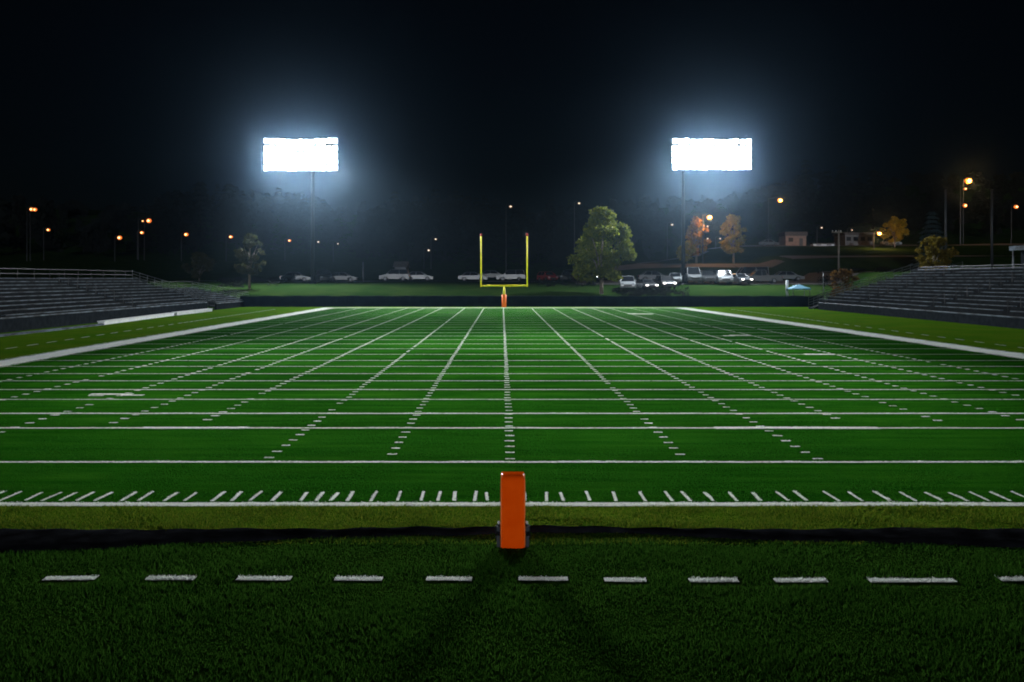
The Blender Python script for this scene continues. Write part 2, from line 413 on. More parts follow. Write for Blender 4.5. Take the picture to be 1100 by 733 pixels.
def scatter(d0, d1, dens):
    out = []
    for a in np.arange(d0, d1, .5):
        b2 = min(a+.5, d1); x0, x1 = gx(-40, b2) - .6, gx(1140, b2) + .6
        n = int((x1-x0)*(b2-a)*dens(a)); out.append(np.stack([rng.uniform(x0, x1, n), rng.uniform(a, b2, n)], -1))
    return np.concatenate(out)
def tarp_lo(X):                # front edge of the black strip
    X = np.asarray(X, float)
    return np.where(X < 0, 10.97 - .04 - .85*np.clip((-X-.3)/5.8, 0, 1.2)**1.15, 10.97 - .04 - .52*ss(.8, 5.5, X)) + .04*np.sin(X*1.7) + .02*np.sin(X*5.1+1)
def tarp_hi(X):
    X = np.asarray(X, float); return 11.02 + .03*np.sin(X*1.1+2) + .012*np.sin(X*4) - .1*np.exp(-(X/1.2)**2)*0
PYX, PYY = gnd(551, 590.5)
def clear(P):
    k = np.ones(len(P), bool)
    for _, s in allnear:
        lo = min(s[0].y, s[1].y)-1; hi = max(s[0].y, s[1].y)+1
        sel = np.where((P[:, 1] > lo) & (P[:, 1] < hi) & k)[0]
        if len(sel): k[sel] &= ~inside(P[sel], s if abs(s[2]-.12) > 1e-4 else (s[0]+Vector((-.02, -.05, 0)), s[1]+Vector((.02, -.05, 0)), .24, .24))
    k &= ~((P[:, 1] > tarp_lo(P[:, 0])) & (P[:, 1] < tarp_hi(P[:, 0])))
    k &= ~((np.abs(P[:, 0]-PYX) < .14) & (np.abs(P[:, 1]-PYY-.13) < .13))
    return P[k]
def clumpy(P, s, thr):         # thin the sward in patches so it is not even
    v = np.sin(P[:, 0]*s+1.3*np.sin(P[:, 1]*s*.8))*np.sin(P[:, 1]*s*1.3+np.sin(P[:, 0]*s*.7)*1.7)
    return P[rng.random(len(P)) < thr + (1-thr)*(v*.5+.5)]
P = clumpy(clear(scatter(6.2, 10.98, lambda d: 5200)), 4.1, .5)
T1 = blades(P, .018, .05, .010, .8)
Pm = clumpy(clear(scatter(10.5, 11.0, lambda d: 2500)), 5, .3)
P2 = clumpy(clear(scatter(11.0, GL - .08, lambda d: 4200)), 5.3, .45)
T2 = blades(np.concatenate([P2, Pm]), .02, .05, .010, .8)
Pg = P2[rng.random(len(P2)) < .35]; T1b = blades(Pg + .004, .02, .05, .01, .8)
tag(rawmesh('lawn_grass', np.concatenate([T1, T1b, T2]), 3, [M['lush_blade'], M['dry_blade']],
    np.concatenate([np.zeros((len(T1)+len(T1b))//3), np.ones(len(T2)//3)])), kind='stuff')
P = clumpy(clear(scatter(GL + .08, 24, lambda d: 2600 * (1 - .6*float(ss(14, 24, d))))), 2.6, .6)
tag(rawmesh('turf_grass', blades(P, .012, .026, .011, .9), 3, [M['turf_blade']]), kind='stuff')

# ------------------------------------------------------------------ black strip and the orange pylon
mb = MB(); xs_ = np.arange(-9, 9.01, .12); rows = []
prof = [(0, .004), (.06, .03), (.3, .05), (.55, .062), (.8, .075), (.95, .05), (1, .004)]
for x in xs_:
    lo, hi = float(tarp_lo(x)), float(tarp_hi(x)); k = .6 + .4*math.sin(x*2.3)*math.sin(x*.9+1)
    rows.append([(x, lo + (hi-lo)*t, z*(1 if z < .01 else (.75+.35*k)) + (.008*math.sin(x*9+t*5) if 0 < t < 1 else 0)) for t, z in prof])
vs = [p for r in rows for p in r]; m_ = len(prof)
mb.add(vs, [(i*m_+j, (i+1)*m_+j, (i+1)*m_+j+1, i*m_+j+1) for i in range(len(rows)-1) for j in range(m_-1)])
tag(mb.build('ground_tarp', M['tarp'], smooth=True), 'long black plastic strip lying across the grass behind the orange pylon', 'tarp')

py = thing('pylon', 'orange padded pylon standing on the near grass between two black weights', 'pylon', (PYX, PYY, 0))
mb = MB(); pf = [(.25, .01), (0, .01), (0, .735)] + [(.08-.08*math.cos(a), .735+.08*math.sin(a)) for a in [R(15*k) for k in range(1, 7)]] + [(.25, .815)]
mb.prism(pf, -.128, .128); mb.v = [(y, x, z) for x, y, z in mb.v]
body = mb.build('pad', M['orange'], py, bevel=.012)
mb = MB()
for s in (-1, 1): mb.path([(s*.128, .016, .02), (s*.128, .012, .74), (s*.125, .035, .795), (s*.122, .09, .818)], .0115, 8)
mb.build('rim_seam', M['rim_piping'], py, True)  # edge piping, set outside and paler to imitate the backlit rim
for s in (-1, 1):
    mb = MB(); x0, x1 = sorted((s*.133, s*.172))
    mb.box(x0, x1, .03, .2, .0, .27)
    wgt = mb.build('side_weight', M['rubber'], py, bevel=.012)
    mb = MB(); xa, xb = sorted((s*.142, s*.182)); mb.box(xa, xb, -.01, .018, .03, .15); mb.box(xa, xb, -.01, .018, .2, .26)
    mb.build('buckle', M['dark_steel'], wgt, bevel=.004)
    mb = MB(); mb.path([(s*.172, .1, .25), (s*.19, .1, .24), (s*.19, .1, .12), (s*.174, .1, .08)], .009, 6)
    mb.build('handle', M['rubber'], wgt)

# ------------------------------------------------------------------ goalpost
GD = 99.0
gp = thing('goalpost', 'yellow forked goalpost with orange base pad behind the far end line', 'goalpost', (gx(541.5, GD), GD-1.1, 0))
cz = gz(307, GD); half = (565.5-516.5)/2*GD/F; tz_ = gz(252.5, GD)
mb = MB(); mb.path([(0, 0, 0), (0, 0, cz)], .09, 10); mb.build('post', M['yellow'], gp, True)
mb = MB(); mb.tube((-half, 0, cz), (half, 0, cz), .085, n=10); mb.build('crossbar', M['yellow'], gp, True)
mb = MB(); mb.tube((0, 0, .03), (0, 0, 1.38), .24, n=14); mb.build('post_pad', M['post_orange'], gp, True)
for s in (-1, 1):
    mb = MB(); mb.tube((s*half, 0, cz-.13), (s*half, 0, tz_), .075, n=10); up = mb.build('upright', M['yellow'], gp, True)
    mb = MB(); mb.tube((s*half, 0, tz_-.18), (s*half, 0, tz_+.08), .1, n=10); mb.build('ribbon', M['red'], up, True)

# ------------------------------------------------------------------ far fence
FD = 100.6; fx0, fx1 = gx(258, FD), gx(884, FD); fz = gz(318, FD)
fn = thing('fence', 'low dark windscreen fence running across behind the far end zone', 'fence', ((fx0+fx1)/2, FD, 0))
hw = (fx1-fx0)/2; mb = MB(); n = 120
for i in range(n):
    xa = -hw + 2*hw*i/n; xb = -hw + 2*hw*(i+1)/n
    f = lambda x: (.03*math.sin(x*2.1)+.02*math.sin(x*5.3))
    za, zb = fz-.06+.03*math.sin(xa*1.05)**2, fz-.06+.03*math.sin(xb*1.05)**2
    mb.add([(xa, f(xa), .02), (xb, f(xb), .02), (xb, f(xb), zb), (xa, f(xa), za), (xa, f(xa)+.01, .02), (xb, f(xb)+.01, .02), (xb, f(xb)+.01, zb), (xa, f(xa)+.01, za)], [(0, 1, 2, 3), (7, 6, 5, 4), (3, 2, 6, 7)])
mb.build('windscreen', M['windscreen'], fn)
mb = MB(); mb.tube((-hw, .09, fz), (hw, .09, fz), .03, n=6); mb.build('top_rail', M['dark_steel'], fn)
k = 0
while k*3 <= 2*hw:
    mb = MB(); mb.tube((-hw+k*3, .1, 0), (-hw+k*3, .1, fz+.06), .035, n=6); mb.build('post', M['dark_steel'], fn); k += 1

# ------------------------------------------------------------------ bleachers
def bleacher(name, label, x0, s, y0, y1, rows, run, rise, z0, aisles, wallh=.0, rail=True, endrail=True, railh=1.05):
    """x0 front edge, s = -1 climbs to the left / +1 to the right; rows run along y"""
    t = thing(name, label, 'bleachers', (x0, y0, 0))
    ln = y1-y0; segs = []; a = 0
    for q in aisles: segs.append((a, q-y0-.6)); a = q-y0+.6
    segs.append((a, ln))
    for i in range(rows):
        xa, za = s*(i*run), z0 + i*rise
        for (ya, yb) in segs:
            mb = MB(); xx = sorted((xa + s*.02, xa + s*.30)); j = random.uniform(-.012, .012)
            mb.box(*xx, ya, yb, za+.38+j, za+.43+j); mb.build('seat_plank', M['plank'], t)
        mb = MB(); xx = sorted((xa + s*.32, xa + s*(run-.02)))
        mb.box(*xx, 0, ln, za-.03, za); mb.build('foot_board', M['tread'], t)
        mb = MB(); xx = sorted((s*(i*run-.012), s*(i*run+.012))); mb.box(*xx, .02, ln-.02, (z0+(i-1)*rise+.003) if i else .02, za-.034+.37); mb.build('gap_board', M['tread'], t)  # dark boards added to close the gaps, standing in for the shade there
    for q in aisles:
        mb = MB()
        for i in range(rows):
            xx = sorted((s*(i*run), s*(i*run+.33))); mb.box(*xx, q-y0-.55, q-y0+.55, z0+i*rise-.3, z0+i*rise+.19)
        mb.build('aisle_steps', M['dark_steel'], t)
        for i in range(0, rows-1, 2):
            mb = MB(); p = lambda k_, h: (s*(k_*run+.2), q-y0, z0+k_*rise+h)
            mb.path([p(i, .2), p(i, 1.05), p(i+1, 1.05), p(i+1, .2)], .022, 5)
            mb.build('aisle_rail', M['dark_steel'], t)
    nst = max(2, int(ln/3)+1)
    for i in range(nst):
        y = .1 + (ln-.2)*i/(nst-1); W = rows*run
        mb = MB(); mb.tube((0, y, z0-.1), (s*W, y, z0+rows*rise-.1), .06, n=4)
        mb.tube((s*W, y, 0), (s*W, y, z0+rows*rise), .05, n=4); mb.tube((s*W*.5, y, 0), (s*W*.5, y, z0+rows*rise*.5), .05, n=4)
        mb.tube((s*.1, y, 0), (s*.1, y, z0), .05, n=4); mb.tube((s*W*.5, y, .1), (s*W, y, z0+rows*rise*.9), .03, n=4)
        mb.build('stringer', M['dark_steel'], t)
    mb = MB(); xx = sorted((-s*.10, -s*.04)); mb.box(*xx, 0, ln, 0, wallh or z0+.2); mb.build('front_panel', M['concrete'], t)
    mb = MB(); mb.tube((-s*.07, 0, (wallh or z0+.2)+.05), (-s*.07, ln, (wallh or z0+.2)+.05), .05, n=6); mb.build('front_rail', M['plank'], t)
    W = rows*run; zt = z0+rows*rise
    if rail:
        mb = MB()
        for h in (railh/3, railh*2/3, railh): mb.tube((s*W, 0, zt-.2+h), (s*W, ln, zt-.2+h), .024, n=5)
        y = 0
        while y <= ln: mb.tube((s*W, y, zt-.3), (s*W, y, zt-.2+railh), .025, n=5); y += 2.4
        mb.build('back_rail', M['dark_steel'], t)
    if endrail:
        for y in (ln+.04, -.04):
            mb = MB()
            for h in (.3, .55, .8, 1.05): mb.tube((0, y, z0+.1+h), (s*W, y, zt-.2+h), .03, n=5)
            k_ = 0
            while k_ <= rows: mb.tube((s*k_*run, y, z0+k_*rise-.1), (s*k_*run, y, z0+k_*rise+.95), .028, n=5); k_ += 1
            mb.build('end_rail', M['steel'], t)
    return t
bleacher('bleacher', 'long grey metal bleacher on the left, behind the white low walls', -28.1, -1, 36, 88, 10, .7, .235, .55, (52, 71))
bleacher('bleacher', 'short low bleacher at the far left corner, beyond the long left one', -28.2, -1, 91, 103, 9, .7, .17, .35, ())
bleacher('bleacher', 'tall grey metal bleacher with dark front wall to the right of the field', 31.2, 1, 38, 92, 12, .82, .26, .62, (58, 68, 82), wallh=.62, railh=.62)
# ramp at the near end of the right-hand bleacher's far side
rp = thing('access_ramp', 'pale railed access ramp at the far end of the right bleacher', 'ramp', (31.0, 93.2, 0))
mb = MB(); mb.prism([(0, 0), (7.5, 0), (7.5, 2.3), (7, 2.3), (0, .12)], 0, 1.4); mb.build('deck', M['concrete'], rp)
for y in (-.05, 1.45):
    mb = MB()
    for h in (.25, .5, .75, 1.0): mb.tube((0, y, .12+h), (7.4, y, 2.3+h), .03, n=5)
    for k in range(9): mb.tube((7.4*k/8, y, .0), (7.4*k/8, y, .12+2.18*k/8+1.02), .03, n=5)
    mb.build('railing', M['steel'], rp)
# white low walls at the foot of the left-hand stands
def lowwall(label, p0, p1, h, th):
    a = gnd(*p0); b2 = gnd(*p1); o = thing('low_wall', label, 'low wall', (a[0], a[1], 0), group='white low walls at the foot of the left stand')
    v = Vector((b2[0]-a[0], b2[1]-a[1], 0)); u = v.normalized(); nrm = Vector((u.y, -u.x, 0)) * th
    mb = MB(); q = [Vector((0, 0, 0)), v, v-nrm, -nrm]
    mb.add([p for p in q] + [p + Vector((0, 0, h)) for p in q], [(3, 2, 1, 0), (4, 5, 6, 7), (0, 1, 5, 4), (1, 2, 6, 5), (2, 3, 7, 6), (3, 0, 4, 7)])
    mb.build('wall_face', M['white_wall'], o)
    mb = MB(); e = nrm*.15
    q = [-(-e)*-1 if False else e, v+e, v-nrm-e, -nrm-e]
    mb.add([p + Vector((0, 0, h+.002)) for p in q] + [p + Vector((0, 0, h+.05)) for p in q], [(3, 2, 1, 0), (4, 5, 6, 7), (0, 1, 5, 4), (1, 2, 6, 5), (2, 3, 7, 6), (3, 0, 4, 7)])
    mb.build('coping', M['white_wall'], o)
lowwall('longest white low wall at the foot of the left bleacher, nearest the camera', (112, 349.2), (187, 339.3), .2, .4)
lowwall('second white low wall past the dark gap, toward the far left corner', (190, 339), (228, 334.6), .22, .4)
kb = MB(); a = gnd(-60, 369); b2 = gnd(112, 349.6); kb.add([(a[0], a[1], .0), (b2[0], b2[1], 0), (b2[0]-.25, b2[1], 0), (a[0]-.25, a[1], 0), (a[0], a[1], .12), (b2[0], b2[1], .12), (b2[0]-.25, b2[1], .12), (a[0]-.25, a[1], .12)],
    [(3, 2, 1, 0), (4, 5, 6, 7), (0, 1, 5, 4), (1, 2, 6, 5), (2, 3, 7, 6), (3, 0, 4, 7)])
tag(kb.build('kerb', M['plank']), kind='structure')

# ------------------------------------------------------------------ floodlight towers
TD = 130.0
M['lens'] = mat('flood_lens', (.9, .9, .9), .3, emit=(.82, .92, 1.0), es=14)
M['lens'].cycles.emission_sampling = 'NONE'
M['flood_body'] = mat('flood_housing', (.25, .26, .27), .5, .4)
def chsq(h, y, c=.13): return [(x, y, z) for x, z in ((-h+c, -h), (h-c, -h), (h, -h+c), (h, h-c), (h-c, h), (-h+c, h), (-h, h-c), (-h, -h+c))]
mb = MB(); mb.add(chsq(.362, -.26, .09) + chsq(.3, -.02) + chsq(.14, .2, .04), [tuple(range(7, -1, -1)), tuple(range(16, 24))] + [(o+k, o+(k+1) % 8, o+8+(k+1) % 8, o+8+k) for o in (0, 8) for k in range(8)])
proto_h = mb.build('floodlight', M['flood_body'], None)
mb = MB(); mb.add(chsq(.35, -.265, .09), [tuple(range(8))])
proto_l = mb.build('lens', M['lens'], proto_h)
def tower(label, pxc, pxpole, x0, x1, y0, y1):
    X = gx(pxpole, TD); base = tz(X, TD)
    t = thing('floodlight_tower', label, 'floodlight tower', (X, TD, base), group='floodlight towers behind the far end')
    ztop = gz(y0, TD) - base; zbot = gz(y1, TD) - base
    mb = MB(); mb.tube((0, 0, -.3), (0, 0, ztop), .27, .19, 12); mb.build('pole', M['dark_steel'], t, True)
    mb = MB(); mb.box(-.45, .45, -.45, .45, -.4, .25); mb.build('footing', M['concrete'], t)
    xa, xb = gx(x0, TD)-X, gx(x1, TD)-X; nr, nc = 5, 13
    for r in range(nr):
        z = zbot + (ztop-zbot)*r/(nr-1)
        mb = MB(); mb.box(xa-.3, xb+.3, -.34, -.24, z-.06, z+.06); mb.build('crossarm', M['steel'], t)
        for c_ in range(nc):
            x = xa + (xb-xa)*c_/(nc-1) + random.uniform(-.05, .05)
            h = proto_h.copy(); COL.objects.link(h); h.parent = t; h.location = (x, -.72 + .05*((r+c_) % 2), z + random.uniform(-.05, .05) + (random.uniform(.0, .14) if r == nr-1 and (c_ < 4 or c_ > 8) else 0)); h.rotation_euler = (R(random.uniform(6, 16)), 0, R(random.uniform(-8, 8)))
            l_ = proto_l.copy(); COL.objects.link(l_); l_.parent = h
    mb = MB()
    for fx in (.15, .5, .85): mb.box(xa+(xb-xa)*fx-.05, xa+(xb-xa)*fx+.05, -.23, -.13, zbot-.1, ztop+.1)
    mb.build('frame', M['steel'], t)
    return t, (X + (xa+xb)/2, (zbot+ztop)/2 + base)
tl, cl = tower('lit floodlight tower at the left, its pole right of the lamp panel centre', 324, 336, 288, 361, 153.5, 181)
tr, cr = tower('lit floodlight tower at the right, its pole under the panel left side', 763, 734, 723.5, 802, 153.5, 180)
bpy.data.objects.remove(proto_l); bpy.data.objects.remove(proto_h)
def spot(name, loc, aim, energy, ang, blend, col=(.97, 1.0, .96), rad=2.2):
    l = bpy.data.lights.new(name, 'SPOT'); l.energy = energy; l.spot_size = R(ang); l.spot_blend = blend; l.color = col; l.shadow_soft_size = rad
    o = bpy.data.objects.new(name, l); COL.objects.link(o); o.location = loc
    o.rotation_euler = (Vector(aim)-Vector(loc)).to_track_quat('-Z', 'Y').to_euler(); return o
for (x, z) in (cl, cr):
    loc = (x, TD-1.6, z)
    for ax in (-2.7, 2.7):
        lt = spot('long_throw', (x + ax, TD-1.6, z), (0, 36, 0), 470000, 5.9, .34, rad=2.0); lt.scale = (3.1, 1, 1)
    spot('mid_throw', loc, (0, 84, 0), 300000, 46, 1)
    for ax in (-2.6, 2.6): spot('wide_flood', (x + ax, TD-1.8, z), (x + ax, TD-30, z-10), 42000, 172, .5, (.86, .94, 1), 1.3)

# ------------------------------------------------------------------ trees
def leafcloud(centres, radii, n, size, sq=.8):
    """leaf-sized triangles scattered in clumps"""
    C_ = np.array(centres); rd = np.array(radii); w_ = rd**2; idx = rng.choice(len(C_), n, p=w_/w_.sum())
    v = rng.normal(size=(n, 3)); v /= np.linalg.norm(v, axis=1)[:, None]
    rr = rd[idx] * (rng.random(n)**.45); p = C_[idx] + v*rr[:, None]*np.array([1, 1, sq])
    a = rng.normal(size=(n, 3)); a /= np.linalg.norm(a, axis=1)[:, None]
    b3 = np.cross(a, rng.normal(size=(n, 3))); b3 /= np.linalg.norm(b3, axis=1)[:, None]
    s = size*rng.uniform(.5, 1.3, n)[:, None]
    return np.stack([p-a*s*.5, p+a*s*.5, p+b3*s], 1).reshape(-1, 3)
def broadleaf(name, label, px, ytop, ybase, d, wpx, m, n=3500, size=.34, cat='tree', group=None, trunkfrac=.22, seed=1, shape=1., nclump=44):
    X = gx(px, d); zb = tz(X, d); H = gz(ytop, d)-zb; Wd = wpx*d/F/2
    rs = random.Random(seed)
    t = thing(name, label, cat, (X, d, zb), group=group)
    mb = MB(); tip = []
    th = H*trunkfrac; mb.tube((0, 0, -.3), (0, 0, th), H*.026, H*.019, 8)
    for k in range(9):
        a = 2*PI*k/9 + rs.uniform(-.3, .3); e = (math.cos(a)*Wd*rs.uniform(.4, .72), math.sin(a)*Wd*.7*rs.uniform(.4, .8), th + (H-th)*rs.uniform(.25, .8))
        mid = (e[0]*.4, e[1]*.4, th+(e[2]-th)*.55)
        mb.tube((0, 0, th*rs.uniform(.8, 1)), mid, H*.012, H*.008, 5); mb.tube(mid, e, H*.008, H*.003, 5); tip.append(e)
    mb.tube((0, 0, th), (Wd*.05, 0, H*.85), H*.017, H*.004, 6)
    mb.build('trunk', M['bark'], t, True)
    cs, rd = [], []
    for k in range(nclump):
        u = rs.random(); z = th*.8 + (H-th*.8)*(.04 + .93*u)
        prof_ = math.sin(PI*min(1, max(.02, (u*.9+.12))))**.6*shape
        a = rs.uniform(0, 2*PI); rr = Wd*prof_*math.sqrt(rs.random())*.92
        r_ = Wd*rs.uniform(.14, .28)
        cs.append((rr*math.cos(a), rr*math.sin(a)*.8, min(z, H-r_*.6))); rd.append(r_)
    rawmesh('crown', leafcloud(cs, rd, n, size), 3, [m], parent=t)
    return t
def conifer_mesh(H, W, n, seed):
    rg = np.random.default_rng(seed); u = rg.random(n)**.75; z = H*(.06+.94*u)
    lay = np.round(z/H*13)/13*H; z = z*.45+lay*.55
    lobes = 1+.28*np.sin(rg.uniform(0, 6)+5*rg.integers(0, 7, n))
    a = rg.uniform(0, 2*PI, n); r = W*(1-u)*(.35+.65*rg.random(n)**.5)*lobes + .06*W
    p = np.stack([r*np.cos(a), r*np.sin(a), z-.12*r], -1)
    o = np.stack([np.cos(a), np.sin(a), -.45*np.ones(n)], -1); s = (W*.3*rg.uniform(.5, 1.2, n))[:, None]
    side = np.stack([-np.sin(a), np.cos(a), rg.normal(0, .3, n)], -1)
    return np.stack([p-side*s*.4, p+side*s*.4, p+o*s], 1).reshape(-1, 3)
def conifer(label, px, ytop, d, wpx, m, group=None, n=1400, seed=3):
    X = gx(px, d); zb = tz(X, d); H = gz(ytop, d)-zb
    t = thing('conifer', label, 'tree', (X, d, zb), group=group)
    mb = MB(); mb.tube((0, 0, -.3), (0, 0, H*.9), H*.02, H*.004, 6); mb.build('trunk', M['dark_bark'], t)
    rawmesh('crown', conifer_mesh(H, wpx*d/F/2, n, seed), 3, [m], parent=t); return t

broadleaf('broadleaf_tree', 'large green leafy tree right of the goalpost, behind the fence', 646, 224, 312, 118, 73, M['leaf_green'], 17000, .30, trunkfrac=.17, seed=8, nclump=80)
broadleaf('broadleaf_tree', 'slim dim green tree with pale trunk beside the left floodlight pole', 268, 252, 309, 122, 34, M['leaf_dim'], 3000, .3, trunkfrac=.34, seed=9)
broadleaf('broadleaf_tree', 'small dim olive tree behind the short far left bleacher', 214, 272, 305, 135, 34, M['leaf_dim'], 2200, .34, seed=12)
broadleaf('broadleaf_tree', 'rusty orange autumn tree just right of the right floodlight pole', 748, 234, 282, 172, 28, M['leaf_orange'], 2600, .42, seed=21)
broadleaf('broadleaf_tree', 'small low yellow tree directly behind the right floodlight pole', 738, 260, 282, 166, 22, M['leaf_yellow'], 1500, .4, seed=22)
broadleaf('broadleaf_tree', 'golden autumn tree between the orange tree and the orange street lamp', 788, 231, 280, 176, 34, M['leaf_yellow'], 3000, .42, seed=23)
broadleaf('broadleaf_tree', 'yellow tree on the right hill beside the long low building', 961, 234, 268, 215, 30, M['leaf_yellow'], 2600, .45, seed=31)
broadleaf('broadleaf_tree', 'yellow brown bushy tree behind the top corner of the right bleacher', 1003, 255, 292, 112, 46, M['leaf_yellow_dim'], 3600, .3, trunkfrac=.1, seed=32)
broadleaf('shrub', 'low rusty brown shrub on the slope by the right access ramp', 905, 289, 306, 112, 36, M['leaf_orange_dim'], 1500, .25, cat='shrub', trunkfrac=.08, seed=33)
conifer('bluish conifer standing behind the yellow brown bushy tree', 1001, 228, 150, 34, M['needle_blue'], n=2200, seed=5)
SIL = 'dark conifers along the wooded skyline'
for i, (px, yt, d, wp) in enumerate(((424, 206, 300, 26), (447, 212, 290, 24), (468, 203, 310, 28), (490, 205, 305, 24), (512, 212, 290, 22), (190, 205, 290, 34), (215, 196, 300, 40), (246, 198, 310, 38),
        (866, 172, 320, 30), (905, 178, 310, 34), (938, 183, 300, 30), (964, 192, 310, 28), (690, 212, 310, 26), (592, 214, 300, 24), (560, 219, 290, 22), (1052, 205, 300, 30))):
    conifer('dark conifer in the black wood along the hilltop skyline', px, yt, d, wp, M['needle'], SIL, 1100, 40+i)
# the wood itself, one unlit mass
V = []
def skyline(px): return float(np.interp(px, [-150, 0, 60, 120, 165, 180, 230, 330, 380, 420, 520, 545, 600, 640, 720, 830, 860, 940, 1000, 1040, 1100, 1250], [226, 222, 216, 224, 222, 208, 201, 208, 222, 214, 212, 222, 220, 224, 222, 200, 186, 188, 196, 208, 214, 212]))
for i in range(620):
    px = random.uniform(-200, 1300); d = random.uniform(255, 420); X = gx(px, d); zb = tz(X, d)
    zt = gz(skyline(px) + random.uniform(-4, 22), d); H = min(max(zt-zb, 6), 34); zb2 = zt-H if zt-H > zb+3 else zb
    H = zt - zb if zt - zb > 5 else 6
    if random.random() < .5: T = conifer_mesh(H, min(5.5, H*.24), 260, i)
    else:
        Wd = min(8, H*.4)
        cs = [(random.gauss(0, Wd*.4), random.gauss(0, Wd*.4), H*random.uniform(.15, .88)) for _ in range(12)]
        T = leafcloud(cs, [Wd*random.uniform(.3, .5) for _ in cs], 300, 1.5)
    V.append(T + np.array([X, d, zb]))
tag(rawmesh('woodland', np.concatenate(V), 3, [M['wood_leaf']]), kind='stuff')
# unmown scrub along the top of the bank
V = []
for i in range(150):
    px = random.choice((random.uniform(662, 735), random.uniform(880, 1000), random.uniform(560, 640), random.uniform(235, 300))); d = random.uniform(116, 121) if 640 < px < 740 else random.uniform(124, 150)
    X = gx(px, d); h = random.uniform(.35, .9)
    V.append(leafcloud([(0, 0, h*.5), (.5, 0, h*.4), (-.4, .1, h*.45)], [h*.6]*3, 60, .2) + np.array([X, d, tz(X, d)]))
tag(rawmesh('scrub', np.concatenate(V), 3, [M['wood_leaf']]), kind='stuff')

# ------------------------------------------------------------------ roads on the hill
def road(name, pts, wid, m):
    V = []
    dens = []
    for (x0, y0), (x1, y1) in zip(pts[:-1], pts[1:]):
        n = max(2, int(math.hypot(x1-x0, y1-y0)/2)); dens += [(x0+(x1-x0)*i/n, y0+(y1-y0)*i/n) for i in range(n)]
    dens.append(pts[-1])
    for (a, b2) in zip(dens[:-1], dens[1:]):
        u = Vector((b2[0]-a[0], b2[1]-a[1], 0)).normalized(); q = Vector((-u.y, u.x, 0))*wid
        for k in range(4):
            f0, f1 = k/4-.5, (k+1)/4-.5
            for p, f in ((a, f1), (a, f0), (b2, f0), (b2, f1)): V.append((p[0]+q.x*f, p[1]+q.y*f, tz(p[0]+q.x*f, p[1]+q.y*f)+.06))
    tag(rawmesh(name, np.array(V), 4, [m]), kind='structure')
road('car_park', [(10, 138.5), (55, 138.5)], 21, M['asphalt'])
road('car_park', [(-48, 143), (8, 145)], 10, M['asphalt'])
road('road', [(8, 162), (40, 163), (110, 170)], 6, M['asphalt'])
road('road', [(30, 222), (140, 226)], 7, M['asphalt'])

# ------------------------------------------------------------------ vehicles
M['glass'] = mat('car_glass', (.01, .012, .015), .08)
M['tyre'] = mat('tyre', (.012, .012, .012), .8)
M['rim'] = mat('wheel_rim', (.1, .1, .105), .5, .5)
M['lamp_off'] = mat('headlamp_glass', (.25, .26, .28), .1)
M['lamp_on'] = mat('headlamp_lit', (.9, .9, .9), .2, emit=(1, .96, .88), es=7)
M['tail'] = mat('tail_lamp', (.35, .01, .01), .2)
M['trim'] = mat('black_trim', (.015, .015, .016), .5)
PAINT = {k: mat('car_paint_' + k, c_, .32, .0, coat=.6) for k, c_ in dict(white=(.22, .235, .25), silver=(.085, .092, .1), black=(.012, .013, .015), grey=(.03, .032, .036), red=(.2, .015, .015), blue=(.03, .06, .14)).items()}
KINDS = {  # length, width, lower profile height, cabin (rear bottom, rear top, front top, front bottom), roof
    'sedan': (4.6, 1.8, .92, (-1.75, -1.1, .35, 1.15), 1.44), 'suv': (4.6, 1.9, 1.08, (-2.15, -1.95, .45, 1.2), 1.78),
    'pickup': (5.4, 1.95, 1.1, (-.55, -.4, .75, 1.45), 1.85), 'van': (5.2, 2.0, 1.2, (-2.5, -2.45, 1.2, 1.95), 2.25), 'hatchback': (4.0, 1.75, .95, (-1.9, -1.45, .35, 1.1), 1.5)}
